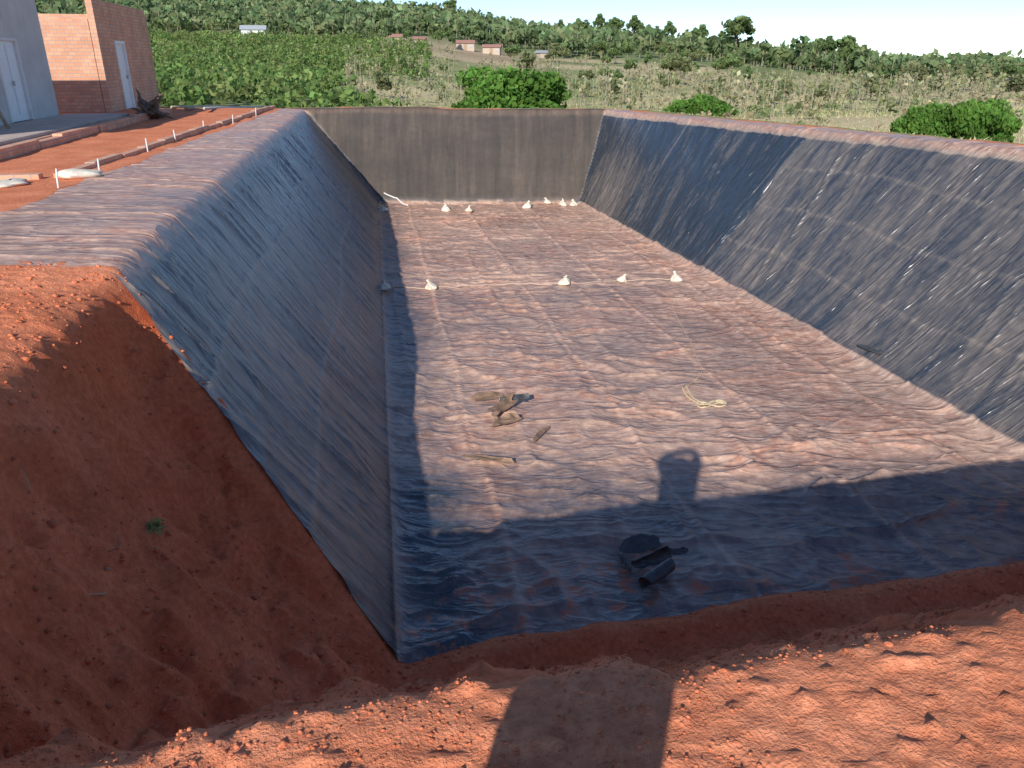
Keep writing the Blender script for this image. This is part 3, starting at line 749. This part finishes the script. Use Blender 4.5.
for i,(px,py) in enumerate([(112,575),(108,600),(30,500),(70,560),(110,560)]):
    X0,Y0,Z0=hit(px,py);P=[Vector((0,0,.02))];d_=Vector((random.uniform(-1,1),random.uniform(-1,.2),.25))
    for k in range(6):
        d_=(d_.normalized()+Vector((random.uniform(-.5,.5),random.uniform(-.5,.5),random.uniform(-.35,.35))));P.append(P[-1]+d_.normalized()*.035)
    V,F=tube(P,[.005,.005,.004,.004,.003,.002,.001],5);o=mesh_np('dry_twig',V,F,True,None,mbam);o.location=(X0,Y0,Z0+.02);tag(o,'thin dry root sticking out of red soil','twig','dry roots in the earth face')

# ------------------------------------------------------------ person taking the photo (casts the long shadow)
pe=empty('person',(-.32,-.34,gz(-.1,-.34)),0,'person in loose dark work clothes and cap holding up a phone','person')
J={'pel':(0,0,.88,.19),'sp':(0,0,1.08,.19),'ch':(0,.0,1.26,.20),'nk':(0,.0,1.36,.12),'hd':(0,.02,1.40,.10),'hd2':(0,.04,1.43,.10),
'lh':(-.09,0,.78,.14),'lk':(-.09,.03,.46,.11),'la':(-.11,0,.09,.08),'lt':(-.13,.16,.04,.045),
'rh':(.09,0,.78,.14),'rk':(.09,.03,.46,.11),'ra':(.11,0,.09,.08),'rt':(.13,.16,.04,.045),
'ls':(-.16,0,1.40,.12),'le':(-.22,.12,1.42,.09),'lw':(-.14,.22,1.46,.05),'lp':(-.03,.25,1.48,.04),
'rs':(.16,0,1.40,.12),'re':(.24,.12,1.42,.09),'rw':(.25,.22,1.46,.05),'rp':(.25,.25,1.50,.035)}
E=[('pel','sp'),('sp','ch'),('ch','nk'),('nk','hd'),('hd','hd2'),('pel','lh'),('lh','lk'),('lk','la'),('la','lt'),('pel','rh'),('rh','rk'),('rk','ra'),('ra','rt'),('ch','ls'),('ls','le'),('le','lw'),('lw','lp'),('ch','rs'),('rs','re'),('re','rw'),('rw','rp')]
ks=list(J);me=bpy.data.meshes.new('body');me.from_pydata([J[k][:3] for k in ks],[(ks.index(a),ks.index(b_)) for a,b_ in E],[])
bo=bpy.data.objects.new('body',me);col.objects.link(bo);bo.parent=pe
md=bo.modifiers.new('skin','SKIN')
if not me.skin_vertices: me.skin_vertices.new()
for i,k in enumerate(ks): me.skin_vertices[0].data[i].radius=(J[k][3],)*2
me.skin_vertices[0].data[0].use_root=True
bo.modifiers.new('sub','SUBSURF').levels=2;me.materials.append(mcloth)
V=[];nu=24
for r_,z_ in((.14,1.42),(.15,1.45),(.14,1.48),(.10,1.505),(.01,1.51)):
    for i in range(nu): V.append((math.cos(i/nu*6.2832)*r_,.03+math.sin(i/nu*6.2832)*r_,z_))
F=[(j*nu+i,j*nu+(i+1)%nu,(j+1)*nu+(i+1)%nu,(j+1)*nu+i) for j in range(4) for i in range(nu)]
mesh_np('cap',V,F,True,None,mhat,pe)
fV=[]
for hx,sg in((-.03,1),(.25,-1)):
    for k in range(4): fV.append(tube([(hx,.26,1.46+.02*k),(hx+sg*.03,.275,1.465+.02*k),(hx+sg*.055,.268,1.465+.02*k)],[.009,.008,.007],6))
    fV.append(tube([(hx,.25,1.46),(hx+sg*.03,.235,1.475),(hx+sg*.05,.24,1.49)],[.011,.01,.008],6))
V,F=merge(fV);mesh_np('fingers',V,F,True,None,mskin,pe)
boxmesh('phone',(0,.248,1.465),(.22,.257,1.545),mphone,pe,.003)

# ------------------------------------------------------------ light
w=bpy.data.worlds.new('World');scene.world=w;w.use_nodes=True;nt=w.node_tree
sky=nt.nodes.new('ShaderNodeTexSky');sky.sky_type='NISHITA';sky.sun_disc=False
a=.275;sy=1.95
sd=Vector((-a,-1,0)).normalized();el=math.atan(1/(sy*math.hypot(1,a)))
sky.sun_elevation=el;sky.sun_rotation=math.atan2(sd.x,sd.y)
sky.altitude=1500;sky.air_density=.8;sky.dust_density=.0;sky.ozone_density=3.0
bg=nt.nodes['Background'];bg.inputs[1].default_value=.15;nt.links.new(sky.outputs[0],bg.inputs[0])
L=bpy.data.lights.new('Sun','SUN');L.energy=5;L.angle=math.radians(.5);L.color=(1,.95,.87)
so=bpy.data.objects.new('Sun',L);col.objects.link(so)
to=Vector((sd.x*math.cos(el),sd.y*math.cos(el),math.sin(el)));so.rotation_euler=to.to_track_quat('Z','Y').to_euler()
# ------------------------------------------------------------ camera
cd=bpy.data.cameras.new('Camera');cd.sensor_width=36;cd.lens=769/1024*36;cd.clip_start=.05;cd.clip_end=9000
co=bpy.data.objects.new('Camera',cd);col.objects.link(co);co.location=(0,0,HC);co.rotation_euler=(math.pi/2-TH,0,0)
scene.camera=co
